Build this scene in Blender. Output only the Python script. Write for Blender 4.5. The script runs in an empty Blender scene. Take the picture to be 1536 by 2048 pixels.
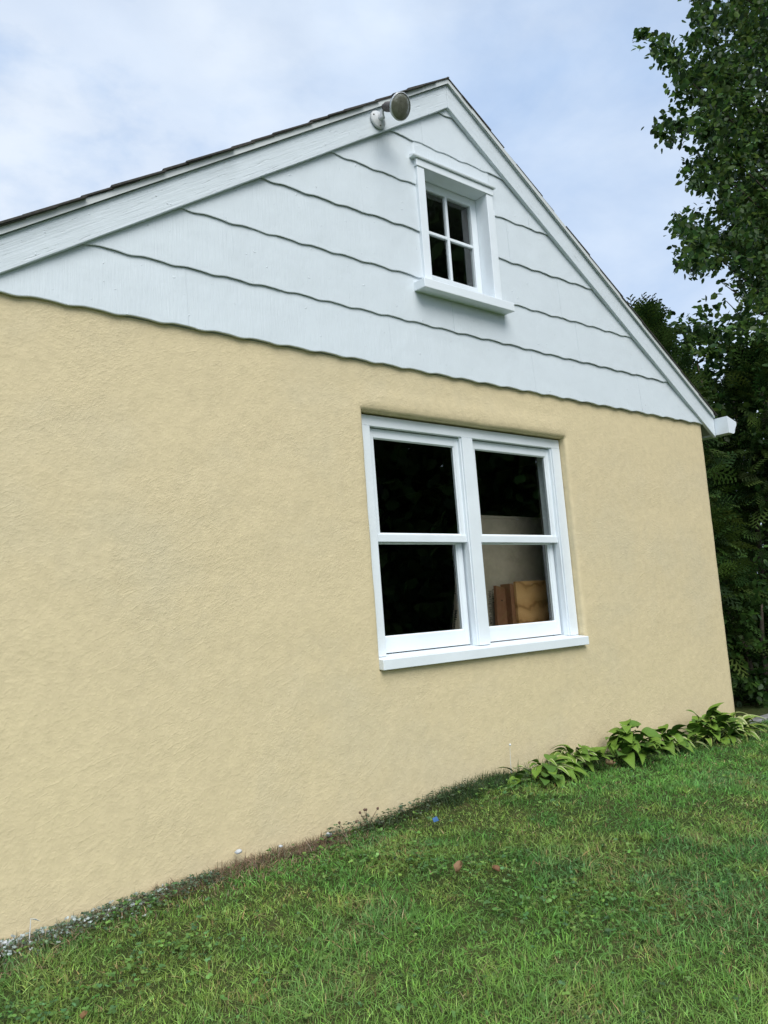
import bpy, bmesh, math, random
import numpy as np
from mathutils import Vector, Matrix, noise as mn

random.seed(7)
rng = np.random.default_rng(11)
R_ = math.radians
sc = bpy.context.scene
col = sc.collection

# ------------------------------------------------------------------ camera
F_PX, DIST, EYE = 1538.0, 3.2143, 1.1
CR = Vector((0.7832, -0.6183, -0.0654)); CU = Vector((-0.0282, -0.1404, 0.9897)); CW = Vector((0.6211, 0.7733, 0.1274))
CAM = Vector((0, -DIST, EYE))
cam_d = bpy.data.cameras.new('camera'); cam = bpy.data.objects.new('camera', cam_d); col.objects.link(cam)
_r = CR.normalized(); _w = CW.normalized(); _u = _r.cross(_w) * -1
if _u.dot(CU) < 0: _u = -_u
cam.matrix_world = Matrix(((_r.x, _u.x, -_w.x, CAM.x), (_r.y, _u.y, -_w.y, CAM.y), (_r.z, _u.z, -_w.z, CAM.z), (0, 0, 0, 1)))
cam_d.sensor_width = 36; cam_d.sensor_fit = 'AUTO'; cam_d.lens = F_PX / 2048 * 36
cam_d.clip_start = 0.05; cam_d.clip_end = 1500
sc.camera = cam

def at(px, py, Y):
    """point where the sight line through a photograph pixel meets the vertical plane y = Y"""
    d = CW + CR * ((px - 768) / F_PX) + CU * ((1024 - py) / F_PX)
    return CAM + d * ((Y + DIST) / d.y)
def at_z(px, py, Z):
    d = CW + CR * ((px - 768) / F_PX) + CU * ((1024 - py) / F_PX)
    return CAM + d * ((Z - EYE) / d.z)
def in_px(P):
    d = P - CAM; z = d.dot(CW)
    return (768 + F_PX * d.dot(CR) / z, 1024 - F_PX * d.dot(CU) / z, z)

# ------------------------------------------------------------------ sky, sun, exposure
SUN_EL, SUN_AZ = R_(52), R_(198)           # azimuth measured clockwise from +y
world = bpy.data.worlds.new("World"); sc.world = world; world.use_nodes = True
nt = world.node_tree; nt.nodes.clear(); L = nt.links.new
def N(t, **kw):
    n = nt.nodes.new(t)
    for k, v in kw.items(): setattr(n, k, v)
    return n
out = N('ShaderNodeOutputWorld'); bg = N('ShaderNodeBackground'); bg.inputs['Strength'].default_value = 0.1
sky = N('ShaderNodeTexSky'); sky.sky_type = 'NISHITA'; sky.sun_disc = False
sky.sun_elevation = SUN_EL; sky.sun_rotation = SUN_AZ; sky.air_density = 1.0; sky.dust_density = 2.0
tc = N('ShaderNodeTexCoord'); mp = N('ShaderNodeMapping'); mp.inputs['Scale'].default_value = (1, 1, 1.9); mp.inputs['Location'].default_value = (3.1, 1.7, 0.4)
L(tc.outputs['Generated'], mp.inputs['Vector'])
n1 = N('ShaderNodeTexNoise'); n1.inputs['Scale'].default_value = 1.7; n1.inputs['Detail'].default_value = 7; n1.inputs['Roughness'].default_value = .55; n1.inputs['Distortion'].default_value = .35
n2 = N('ShaderNodeTexNoise'); n2.inputs['Scale'].default_value = 3.6; n2.inputs['Detail'].default_value = 6; n2.inputs['Roughness'].default_value = .55; n2.inputs['Distortion'].default_value = .2
L(mp.outputs[0], n1.inputs['Vector']); L(mp.outputs[0], n2.inputs['Vector'])
r1 = N('ShaderNodeMapRange'); r1.inputs['From Min'].default_value = .36; r1.inputs['From Max'].default_value = .66; r1.inputs['To Min'].default_value = .62; r1.inputs['To Max'].default_value = .98
r1.interpolation_type = 'SMOOTHSTEP'; L(n1.outputs[0], r1.inputs['Value'])
cr = N('ShaderNodeValToRGB'); L(n2.outputs[0], cr.inputs[0])
cr.color_ramp.elements[0].position = .30; cr.color_ramp.elements[0].color = (2.5, 3.3, 4.6, 1)
cr.color_ramp.elements[1].position = .66; cr.color_ramp.elements[1].color = (3.85, 4.4, 5.15, 1)
sk = N('ShaderNodeMix'); sk.data_type = 'RGBA'; sk.blend_type = 'MULTIPLY'; sk.inputs[0].default_value = 1; sk.inputs[7].default_value = (1.0, 1.0, 1.0, 1)
L(sky.outputs[0], sk.inputs[6])
mx = N('ShaderNodeMix'); mx.data_type = 'RGBA'; L(r1.outputs[0], mx.inputs[0]); L(sk.outputs[2], mx.inputs[6]); L(cr.outputs[0], mx.inputs[7])
bank = N('ShaderNodeVectorMath'); bank.operation = 'DOT_PRODUCT'; bank.inputs[1].default_value = (CW + CR*-.62 + CU*.30).normalized(); L(tc.outputs['Generated'], bank.inputs[0])
b1 = N('ShaderNodeMapRange'); b1.inputs['From Min'].default_value = .80; b1.inputs['From Max'].default_value = 1.0; b1.interpolation_type = 'SMOOTHSTEP'; L(bank.outputs['Value'], b1.inputs['Value'])
n3 = N('ShaderNodeTexNoise'); n3.inputs['Scale'].default_value = 5.5; n3.inputs['Detail'].default_value = 7; n3.inputs['Roughness'].default_value = .55; L(mp.outputs[0], n3.inputs['Vector'])
b2 = N('ShaderNodeMapRange'); b2.inputs['From Min'].default_value = .36; b2.inputs['From Max'].default_value = .52; L(n3.outputs[0], b2.inputs['Value'])
b3 = N('ShaderNodeMath'); b3.operation = 'MULTIPLY'; L(b1.outputs[0], b3.inputs[0]); L(b2.outputs[0], b3.inputs[1])
b4 = N('ShaderNodeMath'); b4.operation = 'MULTIPLY'; b4.inputs[1].default_value = .55; L(b3.outputs[0], b4.inputs[0])
mx2 = N('ShaderNodeMix'); mx2.data_type = 'RGBA'; L(b4.outputs[0], mx2.inputs[0]); L(mx.outputs[2], mx2.inputs[6]); mx2.inputs[7].default_value = (4.55, 4.85, 5.2, 1)
L(mx2.outputs[2], bg.inputs['Color']); L(bg.outputs[0], out.inputs[0])

sun_d = bpy.data.lights.new('sun', 'SUN'); sun_d.energy = 1.5; sun_d.angle = R_(45); sun_d.color = (1, .98, .93)
sun = bpy.data.objects.new('sun', sun_d); col.objects.link(sun)
sdir = Vector((math.sin(SUN_AZ) * math.cos(SUN_EL), math.cos(SUN_AZ) * math.cos(SUN_EL), math.sin(SUN_EL)))
sun.rotation_euler = sdir.to_track_quat('Z', 'Y').to_euler(); sun.location = (0, -10, 15)
vs = sc.view_settings
vs.view_transform = 'Standard'; vs.look = 'None'; vs.gamma = 1; vs.use_curve_mapping = False; vs.exposure = 1.03
sc.cycles.max_bounces = 8; sc.cycles.transparent_max_bounces = 12; sc.cycles.use_denoising = True

# ------------------------------------------------------------------ helpers
class MB:
    def __init__(s): s.v = []; s.f = []; s.col = None
    def add(s, vs_, fs):
        o = len(s.v); s.v += [tuple(p) for p in vs_]; s.f += [tuple(i + o for i in f) for f in fs]; return s
    def box(s, a, b):
        (x0, y0, z0), (x1, y1, z1) = a, b
        return s.add([(x0,y0,z0),(x1,y0,z0),(x1,y1,z0),(x0,y1,z0),(x0,y0,z1),(x1,y0,z1),(x1,y1,z1),(x0,y1,z1)],
                     [(0,3,2,1),(4,5,6,7),(0,1,5,4),(1,2,6,5),(2,3,7,6),(3,0,4,7)])
    def prism(s, poly, y0, y1):
        """polygon of (x, z), anticlockwise seen from -y, drawn out along y"""
        n = len(poly)
        return s.add([(x, y0, z) for x, z in poly] + [(x, y1, z) for x, z in poly],
                     [tuple(range(n)), tuple(range(2*n-1, n-1, -1))] + [(i, n+i, n+(i+1) % n, (i+1) % n) for i in range(n)])
    def lathe(s, prof, n=20, M=None, cap0=True, cap1=True):
        """profile of (radius, height) round local z"""
        M = M or Matrix(); vs_ = []; fs = []
        for r, h in prof:
            for k in range(n):
                a = 2*math.pi*k/n; vs_.append(M @ Vector((r*math.cos(a), r*math.sin(a), h)))
        for i in range(len(prof)-1):
            for k in range(n):
                fs.append((i*n+k, i*n+(k+1) % n, (i+1)*n+(k+1) % n, (i+1)*n+k))
        if cap0: fs.append(tuple(range(n-1, -1, -1)))
        if cap1: fs.append(tuple(range((len(prof)-1)*n, len(prof)*n)))
        return s.add(vs_, fs)
    def tube(s, pts, rad, n=6):
        pts = [Vector(p) for p in pts]; vs_ = []; fs = []
        for i, p in enumerate(pts):
            t = (pts[min(i+1, len(pts)-1)] - pts[max(i-1, 0)]).normalized()
            a = t.cross(Vector((.31, .2, .93)))
            if a.length < 1e-3: a = t.cross(Vector((1, 0, 0)))
            a.normalize(); b = t.cross(a); r = rad[i] if isinstance(rad, (list, tuple)) else rad
            for k in range(n):
                an = 2*math.pi*k/n; vs_.append(p + (a*math.cos(an) + b*math.sin(an))*r)
        for i in range(len(pts)-1):
            for k in range(n): fs.append((i*n+k, i*n+(k+1) % n, (i+1)*n+(k+1) % n, (i+1)*n+k))
        fs.append(tuple(range(n-1, -1, -1))); fs.append(tuple(range((len(pts)-1)*n, len(pts)*n)))
        return s.add(vs_, fs)
    def build(s, name, m, parent=None, smooth=False, bevel=0, kind=None):
        me = bpy.data.meshes.new(name); me.from_pydata(s.v, [], s.f); me.update()
        bm = bmesh.new(); bm.from_mesh(me)
        if len(s.f) < 3000: bmesh.ops.recalc_face_normals(bm, faces=bm.faces)
        bm.to_mesh(me); bm.free()
        return link(name, me, m, parent, smooth, bevel, kind)

def wpos(o):
    p = Vector((0, 0, 0))
    while o: p = p + o.location; o = o.parent
    return p
def link(name, me, m, parent=None, smooth=False, bevel=0, kind=None):
    o = bpy.data.objects.new(name, me); col.objects.link(o)
    if m: me.materials.append(m)
    if smooth: me.polygons.foreach_set('use_smooth', [True]*len(me.polygons))
    if parent:
        o.parent = parent
        off = wpos(parent)
        if off.length > 1e-9: me.transform(Matrix.Translation(-off))
    if bevel:
        b = o.modifiers.new('bevel', 'BEVEL'); b.width = bevel; b.segments = 2; b.limit_method = 'ANGLE'; b.angle_limit = R_(40)
    if kind: o['kind'] = kind
    return o
def thing(name, label, cat, loc=(0, 0, 0), group=None):
    o = bpy.data.objects.new(name, None); col.objects.link(o); o.location = loc; o.empty_display_size = .1
    return tag(o, label, cat, group)
def tag(o, label, cat, group=None):
    o['label'] = label; o['category'] = cat
    if group: o['group'] = group
    return o
def np_mesh(name, V, Fq, colr=None):
    """numpy mesh: V (n,3), Fq (m,k) faces of one size k, colr (n,3) point colour"""
    V = np.asarray(V, np.float32); Fq = np.asarray(Fq, np.int32); k = Fq.shape[1]
    me = bpy.data.meshes.new(name)
    me.vertices.add(len(V)); me.vertices.foreach_set('co', V.ravel())
    me.loops.add(Fq.size); me.loops.foreach_set('vertex_index', Fq.ravel())
    me.polygons.add(len(Fq)); me.polygons.foreach_set('loop_start', np.arange(0, Fq.size, k, dtype=np.int32))
    me.update(calc_edges=True)
    if colr is not None:
        a = me.color_attributes.new('tint', 'FLOAT_COLOR', 'POINT')
        c4 = np.ones((len(V), 4), np.float32); c4[:, :3] = colr; a.data.foreach_set('color', c4.ravel())
    return me

# ------------------------------------------------------------------ materials
class Mat:
    def __init__(s, name):
        s.m = bpy.data.materials.new(name); s.m.use_nodes = True; s.t = s.m.node_tree; s.t.nodes.clear()
        s.out = s.n('ShaderNodeOutputMaterial'); s.b = s.n('ShaderNodeBsdfPrincipled'); s.l(s.b.outputs[0], s.out.inputs[0])
        s.tc = s.n('ShaderNodeTexCoord')
    def n(s, t, **kw):
        n = s.t.nodes.new(t)
        for k, v in kw.items(): setattr(n, k, v)
        return n
    def l(s, a, b): s.t.links.new(a, b)
    def noise(s, scale, detail=3, rough=.5, vec=None, mapping=None, dist=0):
        n = s.n('ShaderNodeTexNoise'); n.inputs['Scale'].default_value = scale; n.inputs['Detail'].default_value = detail
        n.inputs['Roughness'].default_value = rough; n.inputs['Distortion'].default_value = dist
        src = vec or s.tc.outputs['Object']
        if mapping:
            m = s.n('ShaderNodeMapping'); m.vector_type = 'TEXTURE'; m.inputs['Rotation'].default_value = mapping[0]; m.inputs['Scale'].default_value = tuple(1/q for q in mapping[1])
            s.l(src, m.inputs['Vector']); src = m.outputs[0]
        s.l(src, n.inputs['Vector']); return n.outputs[0]
    def ramp(s, v, stops):
        r = s.n('ShaderNodeValToRGB'); s.l(v, r.inputs[0]); e = r.color_ramp.elements
        while len(e) < len(stops): e.new(.5)
        for i, (p, c) in enumerate(stops):
            e[i].position = p; e[i].color = (c[0], c[1], c[2], 1) if isinstance(c, tuple) else (c, c, c, 1)
        return r.outputs[0]
    def math(s, op, a, b=None):
        m = s.n('ShaderNodeMath'); m.operation = op
        for i, x in enumerate((a, b)):
            if x is None: continue
            if isinstance(x, (int, float)): m.inputs[i].default_value = x
            else: s.l(x, m.inputs[i])
        return m.outputs[0]
    def mix(s, f, a, b, mode='MIX'):
        m = s.n('ShaderNodeMix'); m.data_type = 'RGBA'; m.blend_type = mode
        for i, x in ((0, f), (6, a), (7, b)):
            if isinstance(x, (int, float)): m.inputs[i].default_value = x
            elif isinstance(x, tuple): m.inputs[i].default_value = (*x, 1)
            else: s.l(x, m.inputs[i])
        return m.outputs[2]
    def color(s, c):
        if isinstance(c, tuple): s.b.inputs['Base Color'].default_value = (*c, 1)
        else: s.l(c, s.b.inputs['Base Color'])
    def bump(s, h, strength=.5, dist=.01, chain=None):
        b = s.n('ShaderNodeBump'); b.inputs['Strength'].default_value = strength; b.inputs['Distance'].default_value = dist
        s.l(h, b.inputs['Height'])
        if chain: s.l(chain, b.inputs['Normal'])
        s.l(b.outputs[0], s.b.inputs['Normal']); return b.outputs[0]
    def rough(s, r, spec=None):
        s.b.inputs['Roughness'].default_value = r
        if spec is not None: s.b.inputs['Specular IOR Level'].default_value = spec
        return s

def mat_stucco():
    m = Mat('stucco_paint')
    c = m.ramp(m.noise(1.1, 5, .62), [(.28, (.63, .545, .36)), (.5, (.67, .562, .35)), (.72, (.695, .585, .36))])
    c2 = m.ramp(m.noise(22, 3), [(.3, .93), (.7, 1.03)])
    m.color(m.mix(1, c, c2, 'MULTIPLY'))
    patch = m.ramp(m.noise(1.9, 3), [(.44, .05), (.58, 1.0)])
    patch2 = m.ramp(m.noise(1.2, 3, mapping=((0, .4, 0), (1, 1, 1.3))), [(.42, .05), (.6, 1.0)])
    st1 = m.noise(1, 4, .55, mapping=((0, R_(-32), 0), (34, 34, 56)), dist=1.1)
    st2 = m.noise(1, 4, .55, mapping=((0, R_(-24), 0), (11, 11, 70)), dist=.7)
    st1 = m.ramp(st1, [(.48, 0.0), (.58, .8), (.68, 1.0)])
    st2 = m.ramp(st2, [(.56, 0.0), (.64, .7), (.72, 1.0)])
    lump = m.noise(13, 4, .6); fine = m.noise(115, 3, .6)
    sand = m.ramp(m.noise(60, 2, .5), [(.45, 0.0), (.75, 1.0)])
    h = m.math('MULTIPLY', st1, patch); h = m.math('MULTIPLY', h, .42)
    h = m.math('ADD', h, m.math('MULTIPLY', m.math('MULTIPLY', st2, patch2), .5))
    h = m.math('ADD', h, m.math('MULTIPLY', lump, 1.6))
    h = m.math('ADD', h, m.math('MULTIPLY', fine, .45))
    h = m.math('ADD', h, m.math('MULTIPLY', sand, .45))
    m.bump(h, .31, .0048); m.rough(.75, .3)
    return m.m
def mat_paint(name, base, grain_rot=None, rough=.55, crack=False, dirt=.03, spec=.35):
    m = Mat(name)
    a = tuple(x*(1-dirt) for x in base); b = tuple(min(1, x*(1+dirt*.5)) for x in base)
    m.color(m.ramp(m.noise(5, 5, .6), [(.3, a), (.7, b)]))
    if grain_rot is not None:
        g = m.noise(1, 4, .6, mapping=(grain_rot, (130, 130, 5)))
        g = m.math('MULTIPLY', g, .8)
        if crack:
            k = m.ramp(m.noise(1, 3, .5, mapping=(grain_rot, (110, 110, 9)), dist=.5), [(.29, 0.0), (.36, 1.0)])
            g = m.math('ADD', g, m.math('MULTIPLY', k, .55))
        blob = m.ramp(m.noise(38, 2, .5), [(.72, 0.0), (.79, 1.0)])
        g = m.math('ADD', g, m.math('MULTIPLY', blob, .9))
        g = m.math('ADD', g, m.math('MULTIPLY', m.noise(7, 3), 1.6))
        m.bump(g, .7, .0035)
    else:
        m.bump(m.math('ADD', m.noise(60, 3), m.math('MULTIPLY', m.noise(9, 2), 2.0)), .25, .002)
    m.rough(rough, spec)
    return m.m
def mat_simple(name, c0, c1, scale=20, rough=.7, bump=0.0, metal=0, spec=.3):
    m = Mat(name); v = m.noise(scale, 5, .6); m.color(m.ramp(v, [(.3, c0), (.7, c1)]))
    if bump: m.bump(v, .6, bump)
    m.rough(rough, spec); m.b.inputs['Metallic'].default_value = metal
    return m.m
def mat_leaf(name, rough=.5, spec=.35, trans=.25, vein=0.0):
    m = Mat(name); at_ = m.n('ShaderNodeAttribute'); at_.attribute_name = 'tint'
    m.color(at_.outputs['Color']); m.rough(rough, spec)
    tr = m.n('ShaderNodeBsdfTranslucent'); hs = m.n('ShaderNodeHueSaturation'); hs.inputs['Value'].default_value = 1.5; hs.inputs['Hue'].default_value = .485
    m.l(at_.outputs['Color'], hs.inputs['Color']); m.l(hs.outputs[0], tr.inputs['Color'])
    ms = m.n('ShaderNodeMixShader'); ms.inputs[0].default_value = trans
    m.l(m.b.outputs[0], ms.inputs[1]); m.l(tr.outputs[0], ms.inputs[2]); m.l(ms.outputs[0], m.out.inputs[0])
    return m.m
def mat_glass():
    m = Mat('window_glass'); t = m.t
    lw = m.n('ShaderNodeLayerWeight'); lw.inputs['Blend'].default_value = .5
    f = m.math('POWER', lw.outputs['Facing'], 5.0); f = m.math('ADD', m.math('MULTIPLY', f, .93), .07)
    tr = m.n('ShaderNodeBsdfTransparent'); tr.inputs['Color'].default_value = (.93, .95, .94, 1)
    gl = m.n('ShaderNodeBsdfGlossy'); gl.inputs['Roughness'].default_value = .005
    ms = m.n('ShaderNodeMixShader'); m.l(f, ms.inputs[0]); m.l(tr.outputs[0], ms.inputs[1]); m.l(gl.outputs[0], ms.inputs[2])
    m.l(ms.outputs[0], m.out.inputs[0]); return m.m

ROOF_A = math.atan(.6584)
WHITE = (.65, .71, .745)
M_st = mat_stucco()
M_side = mat_paint('siding_paint', WHITE, (0, 0, 0))
M_rakeL = mat_paint('rake_paint', WHITE, (0, R_(90) - ROOF_A, 0), crack=True)
M_rakeR = mat_paint('rake_paint', WHITE, (0, R_(90) + ROOF_A, 0), crack=True)
M_trim = mat_paint('trim_paint', (.78, .835, .87), None, rough=.42, dirt=.05, spec=.45)
M_metal = mat_paint('flashing_paint', (.62, .65, .64), None, rough=.4, dirt=.06, spec=.5)
M_gut = mat_paint('gutter_paint', (.76, .82, .87), None, rough=.3, dirt=.01, spec=.5)
M_glass = mat_glass()
M_shingle = mat_simple('asphalt_shingle', (.035, .033, .03), (.085, .08, .07), 90, .9, .003)
M_deck = mat_simple('roof_deck', (.30, .31, .31), (.38, .39, .39), 8, .8)
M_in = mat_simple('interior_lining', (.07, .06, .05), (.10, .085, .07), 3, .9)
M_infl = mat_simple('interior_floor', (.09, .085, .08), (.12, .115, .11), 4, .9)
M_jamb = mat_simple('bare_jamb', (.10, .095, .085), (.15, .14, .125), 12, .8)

# ------------------------------------------------------------------ ground shape
_bx = np.array([-3, .4, .68, .85, 1.04, 1.46, 1.69, 2.07, 2.43, 2.73, 3.1, 3.4, 4.0, 4.8, 6.0, 7, 12])
_bz = np.array([.0, .02, .026, .028, .048, .066, .082, .078, .09, .115, .15, .15, .13, .09, .02, .0, .0]) - .03
def gz(x, y):
    x = np.asarray(x, float); y = np.asarray(y, float)
    b = np.interp(x, _bx, _bz)
    d = np.maximum(-y, 0)
    w = np.exp(-(d/1.6)**2)
    w2 = np.where(y > 0, np.exp(-(y/2.0)**2), 1)
    und = .012*np.sin(x*1.7+.6)*np.sin(y*2.1+.3) + .008*np.sin(x*4.3+y*3.1)
    near = np.clip(d/.6, 0, 1)
    far = np.clip((np.hypot(x-3, y+1)-25)/50, 0, 1)
    return (b*w*w2 - .045*np.minimum(d, 4) * (1-.3*w) + und*near)*(1-far) - .1*far

# ================================================================== SETTING: ground
def lines(a, b, step, outer):
    return np.array(sorted(set(list(np.round(np.arange(a, b+1e-6, step), 4)) + outer)))
gx = lines(-3, 12, .12, [-300, -120, -60, -30, -15, -9, -6, -4, 14, 18, 25, 40, 70, 130, 300])
gy = lines(-6, 6, .12, [-300, -120, -60, -30, -18, -12, -8, 8, 12, 18, 30, 60, 120, 300])
GX, GY = np.meshgrid(gx, gy); V = np.stack([GX, GY, gz(GX, GY)], -1).reshape(-1, 3)
nx = len(gx); idx = np.arange(len(V)).reshape(GX.shape)
Fq = np.stack([idx[:-1, :-1], idx[:-1, 1:], idx[1:, 1:], idx[1:, :-1]], -1).reshape(-1, 4)
m = Mat('lawn_soil')
base = m.ramp(m.noise(6, 6, .7), [(.3, (.030, .048, .014)), (.55, (.05, .065, .02)), (.75, (.085, .07, .035))])
m.color(base); m.bump(m.noise(70, 4), .8, .02); m.rough(.95, .1)
M_soil = m.m
g = link('ground', np_mesh('ground', V, Fq), M_soil, smooth=True); g['kind'] = 'structure'

# ================================================================== HOUSE
house = thing('house', 'cream stucco outbuilding with white wavy-edged siding and gable roof', 'house', (3.2885, 0, 0))
XL, XR, XA = .563, 6.015, 3.2885
DEEP = 5.0
def RZ(x): return 4.249 - .6584*abs(x - XA)

# --- stucco front wall: a sheet of small undulations with a soft-edged window opening
OX0, OX1, OZ0, OZ1 = 2.478, 4.200, .800, 2.188
rr = .020
hx0, hx1, hz0, hz1 = OX0 - rr, OX1 + rr, OZ0 - rr, OZ1 + rr
def seg(a, b, s):
    n = max(1, int(round((b-a)/s))); return list(np.linspace(a, b, n+1))[:-1]
ZT = 2.50
xs = seg(XL, hx0, .03) + seg(hx0, hx1, .03) + seg(hx1, XR-.012, .03) + [XR-.012]
zs = seg(-.25, hz0, .03) + seg(hz0, hz1, .03) + seg(hz1, ZT, .03) + [ZT]
def und(x, z):
    return .0035*mn.noise(Vector((x*1.6, 0, z*1.6))) + .0022*mn.noise(Vector((x*5, 3, z*5))) + .0014*mn.noise(Vector((x*14, 9, z*14)))
mb = MB(); vid = {}
def vtx(i, k):
    if (i, k) not in vid:
        x, z = xs[i], zs[k]; y = -und(x, z) - .001
        dz = z - OZ1                                    # a slight swelling of render over the lintel
        if OX0 - .05 < x < OX1 + .05 and 0 < dz < .14: y -= .0045*math.sin(math.pi*min(1, dz/.14))**1.2 * min(1, (x-OX0+.05)/.1, (OX1+.05-x)/.1)
        if OX0-.4 < x < OX1+.4 and .4 < z < 2.45: x += .012*(2.15-z)*min(1, (x-OX0+.4)/.35, (OX1+.4-x)/.35, (z-.4)/.35)
        vid[(i, k)] = len(mb.v); mb.v.append((x, y, z))
    return vid[(i, k)]
e = 1e-6
hole = lambda i, k: xs[i] > hx0-e and xs[i+1] < hx1+e and zs[k] > hz0-e and zs[k+1] < hz1+e
for i in range(len(xs)-1):
    for k in range(len(zs)-1):
        if not hole(i, k): mb.f.append((vtx(i, k), vtx(i+1, k), vtx(i+1, k+1), vtx(i, k+1)))
i0 = min(range(len(xs)), key=lambda i: abs(xs[i]-hx0)); i1 = min(range(len(xs)), key=lambda i: abs(xs[i]-hx1))
k0 = min(range(len(zs)), key=lambda i: abs(zs[i]-hz0)); k1 = min(range(len(zs)), key=lambda i: abs(zs[i]-hz1))
ring = [(i, k0) for i in range(i0, i1)] + [(i1, k) for k in range(k0, k1)] + [(i, k1) for i in range(i1, i0, -1)] + [(i0, k) for k in range(k1, k0, -1)]
prev = [vtx(i, k) for i, k in ring]
for a in (25, 50, 75, 90, 'in'):
    cur = []
    for (i, k), pv in zip(ring, prev):
        x, z = xs[i], zs[k]
        if a == 'in': o, y = rr, .20
        else: o, y = rr*math.sin(R_(a)), rr*(1-math.cos(R_(a)))
        X = x + (o if i == i0 else -o if i == i1 else 0) ; Z = z + (o if k == k0 else -o if k == k1 else 0)
        X = min(max(X, hx0 + o), hx1 - o); Z = min(max(Z, hz0 + o), hz1 - o)
        wob = .003*mn.noise(Vector((x*6, 5, z*6)))
        X += .012*(2.15 - Z)
        cur.append(len(mb.v)); mb.v.append((X + (wob if i in (i0, i1) else 0), y - und(x, z)*(0 if a == 'in' else 1), Z + (wob if k in (k0, k1) else 0)))
    for j in range(len(ring)):
        j2 = (j+1) % len(ring); mb.f.append((prev[j], prev[j2], cur[j2], cur[j]))
    prev = cur
# the corner turn on the right, slightly uneven
for c in range(4):
    a = R_(22.5*(c+1)); pass
cz = [k for k in range(len(zs))]; pv = [vtx(len(xs)-1, k) for k in cz]
for dx, dy in ((.008, .004), (.012, .012), (.012, .3)):
    cur = []
    for k in cz:
        w = .004*mn.noise(Vector((7, 2, zs[k]*7))) + .002*mn.noise(Vector((7, 4, zs[k]*25)))
        cur.append(len(mb.v)); mb.v.append((XR-.012+dx+w, dy, zs[k]))
    for k in range(len(cz)-1): mb.f.append((pv[k], cur[k], cur[k+1], pv[k+1]))
    pv = cur
wall = mb.build('wall', M_st, house, smooth=True)
# other walls, built as solid slabs
mb = MB()
mb.box((XR-.2, .28, -.25), (XR-.002, DEEP, 2.44)); mb.build('side_wall', M_st, house)
MB().box((XL, .2, -.25), (XL+.2, DEEP, 2.44)).build('side_wall', M_st, house)
MB().prism([(XL+.01, -.25), (XR-.01, -.25), (XR-.01, RZ(XR)+.0), (XA, RZ(XA)+.02), (XL+.01, RZ(XL)+.0)], DEEP-.2, DEEP).build('back_wall', M_st, house)
# inner linings and floors
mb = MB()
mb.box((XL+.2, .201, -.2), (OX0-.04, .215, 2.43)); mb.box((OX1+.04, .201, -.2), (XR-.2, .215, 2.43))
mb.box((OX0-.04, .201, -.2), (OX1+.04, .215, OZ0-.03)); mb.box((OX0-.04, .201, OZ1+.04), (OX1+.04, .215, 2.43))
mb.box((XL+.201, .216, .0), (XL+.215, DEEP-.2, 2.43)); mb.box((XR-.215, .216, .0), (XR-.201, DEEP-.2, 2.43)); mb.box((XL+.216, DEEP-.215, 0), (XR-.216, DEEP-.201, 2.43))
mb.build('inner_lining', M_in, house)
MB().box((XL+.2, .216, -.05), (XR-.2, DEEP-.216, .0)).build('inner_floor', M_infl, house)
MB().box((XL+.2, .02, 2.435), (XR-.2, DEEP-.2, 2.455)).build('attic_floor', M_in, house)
# the gable sheathing behind the siding, with the attic window hole left open
UX0, UX1, UZ0, UZ1 = 3.045, 3.585, 3.05, 3.755
def gable_piece(mb, x0, x1, z0, z1, ya, yb):
    n = max(2, int((x1-x0)/.05)+1); X = [x0+(x1-x0)*i/(n-1) for i in range(n)]
    if x0 < XA < x1: X = sorted(X+[XA])
    top = [(x, min(z1, RZ(x)+.08)) for x in X]; top = [(x, z) for x, z in top if z > z0+1e-4]
    if len(top) < 2: return
    mb.prism([(top[0][0], z0), (top[-1][0], z0)] + top[::-1], ya, yb)
mb = MB()
gable_piece(mb, XL+.02, UX0-.03, 2.46, 9, -.002, .03); gable_piece(mb, UX1+.03, XR-.02, 2.46, 9, -.002, .03)
gable_piece(mb, UX0-.0299, UX1+.0299, 2.46, UZ0-.03, -.002, .03); gable_piece(mb, UX0-.0299, UX1+.0299, UZ1+.03, 9, -.002, .03)
mb.build('gable_sheathing', M_deck, house)

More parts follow.
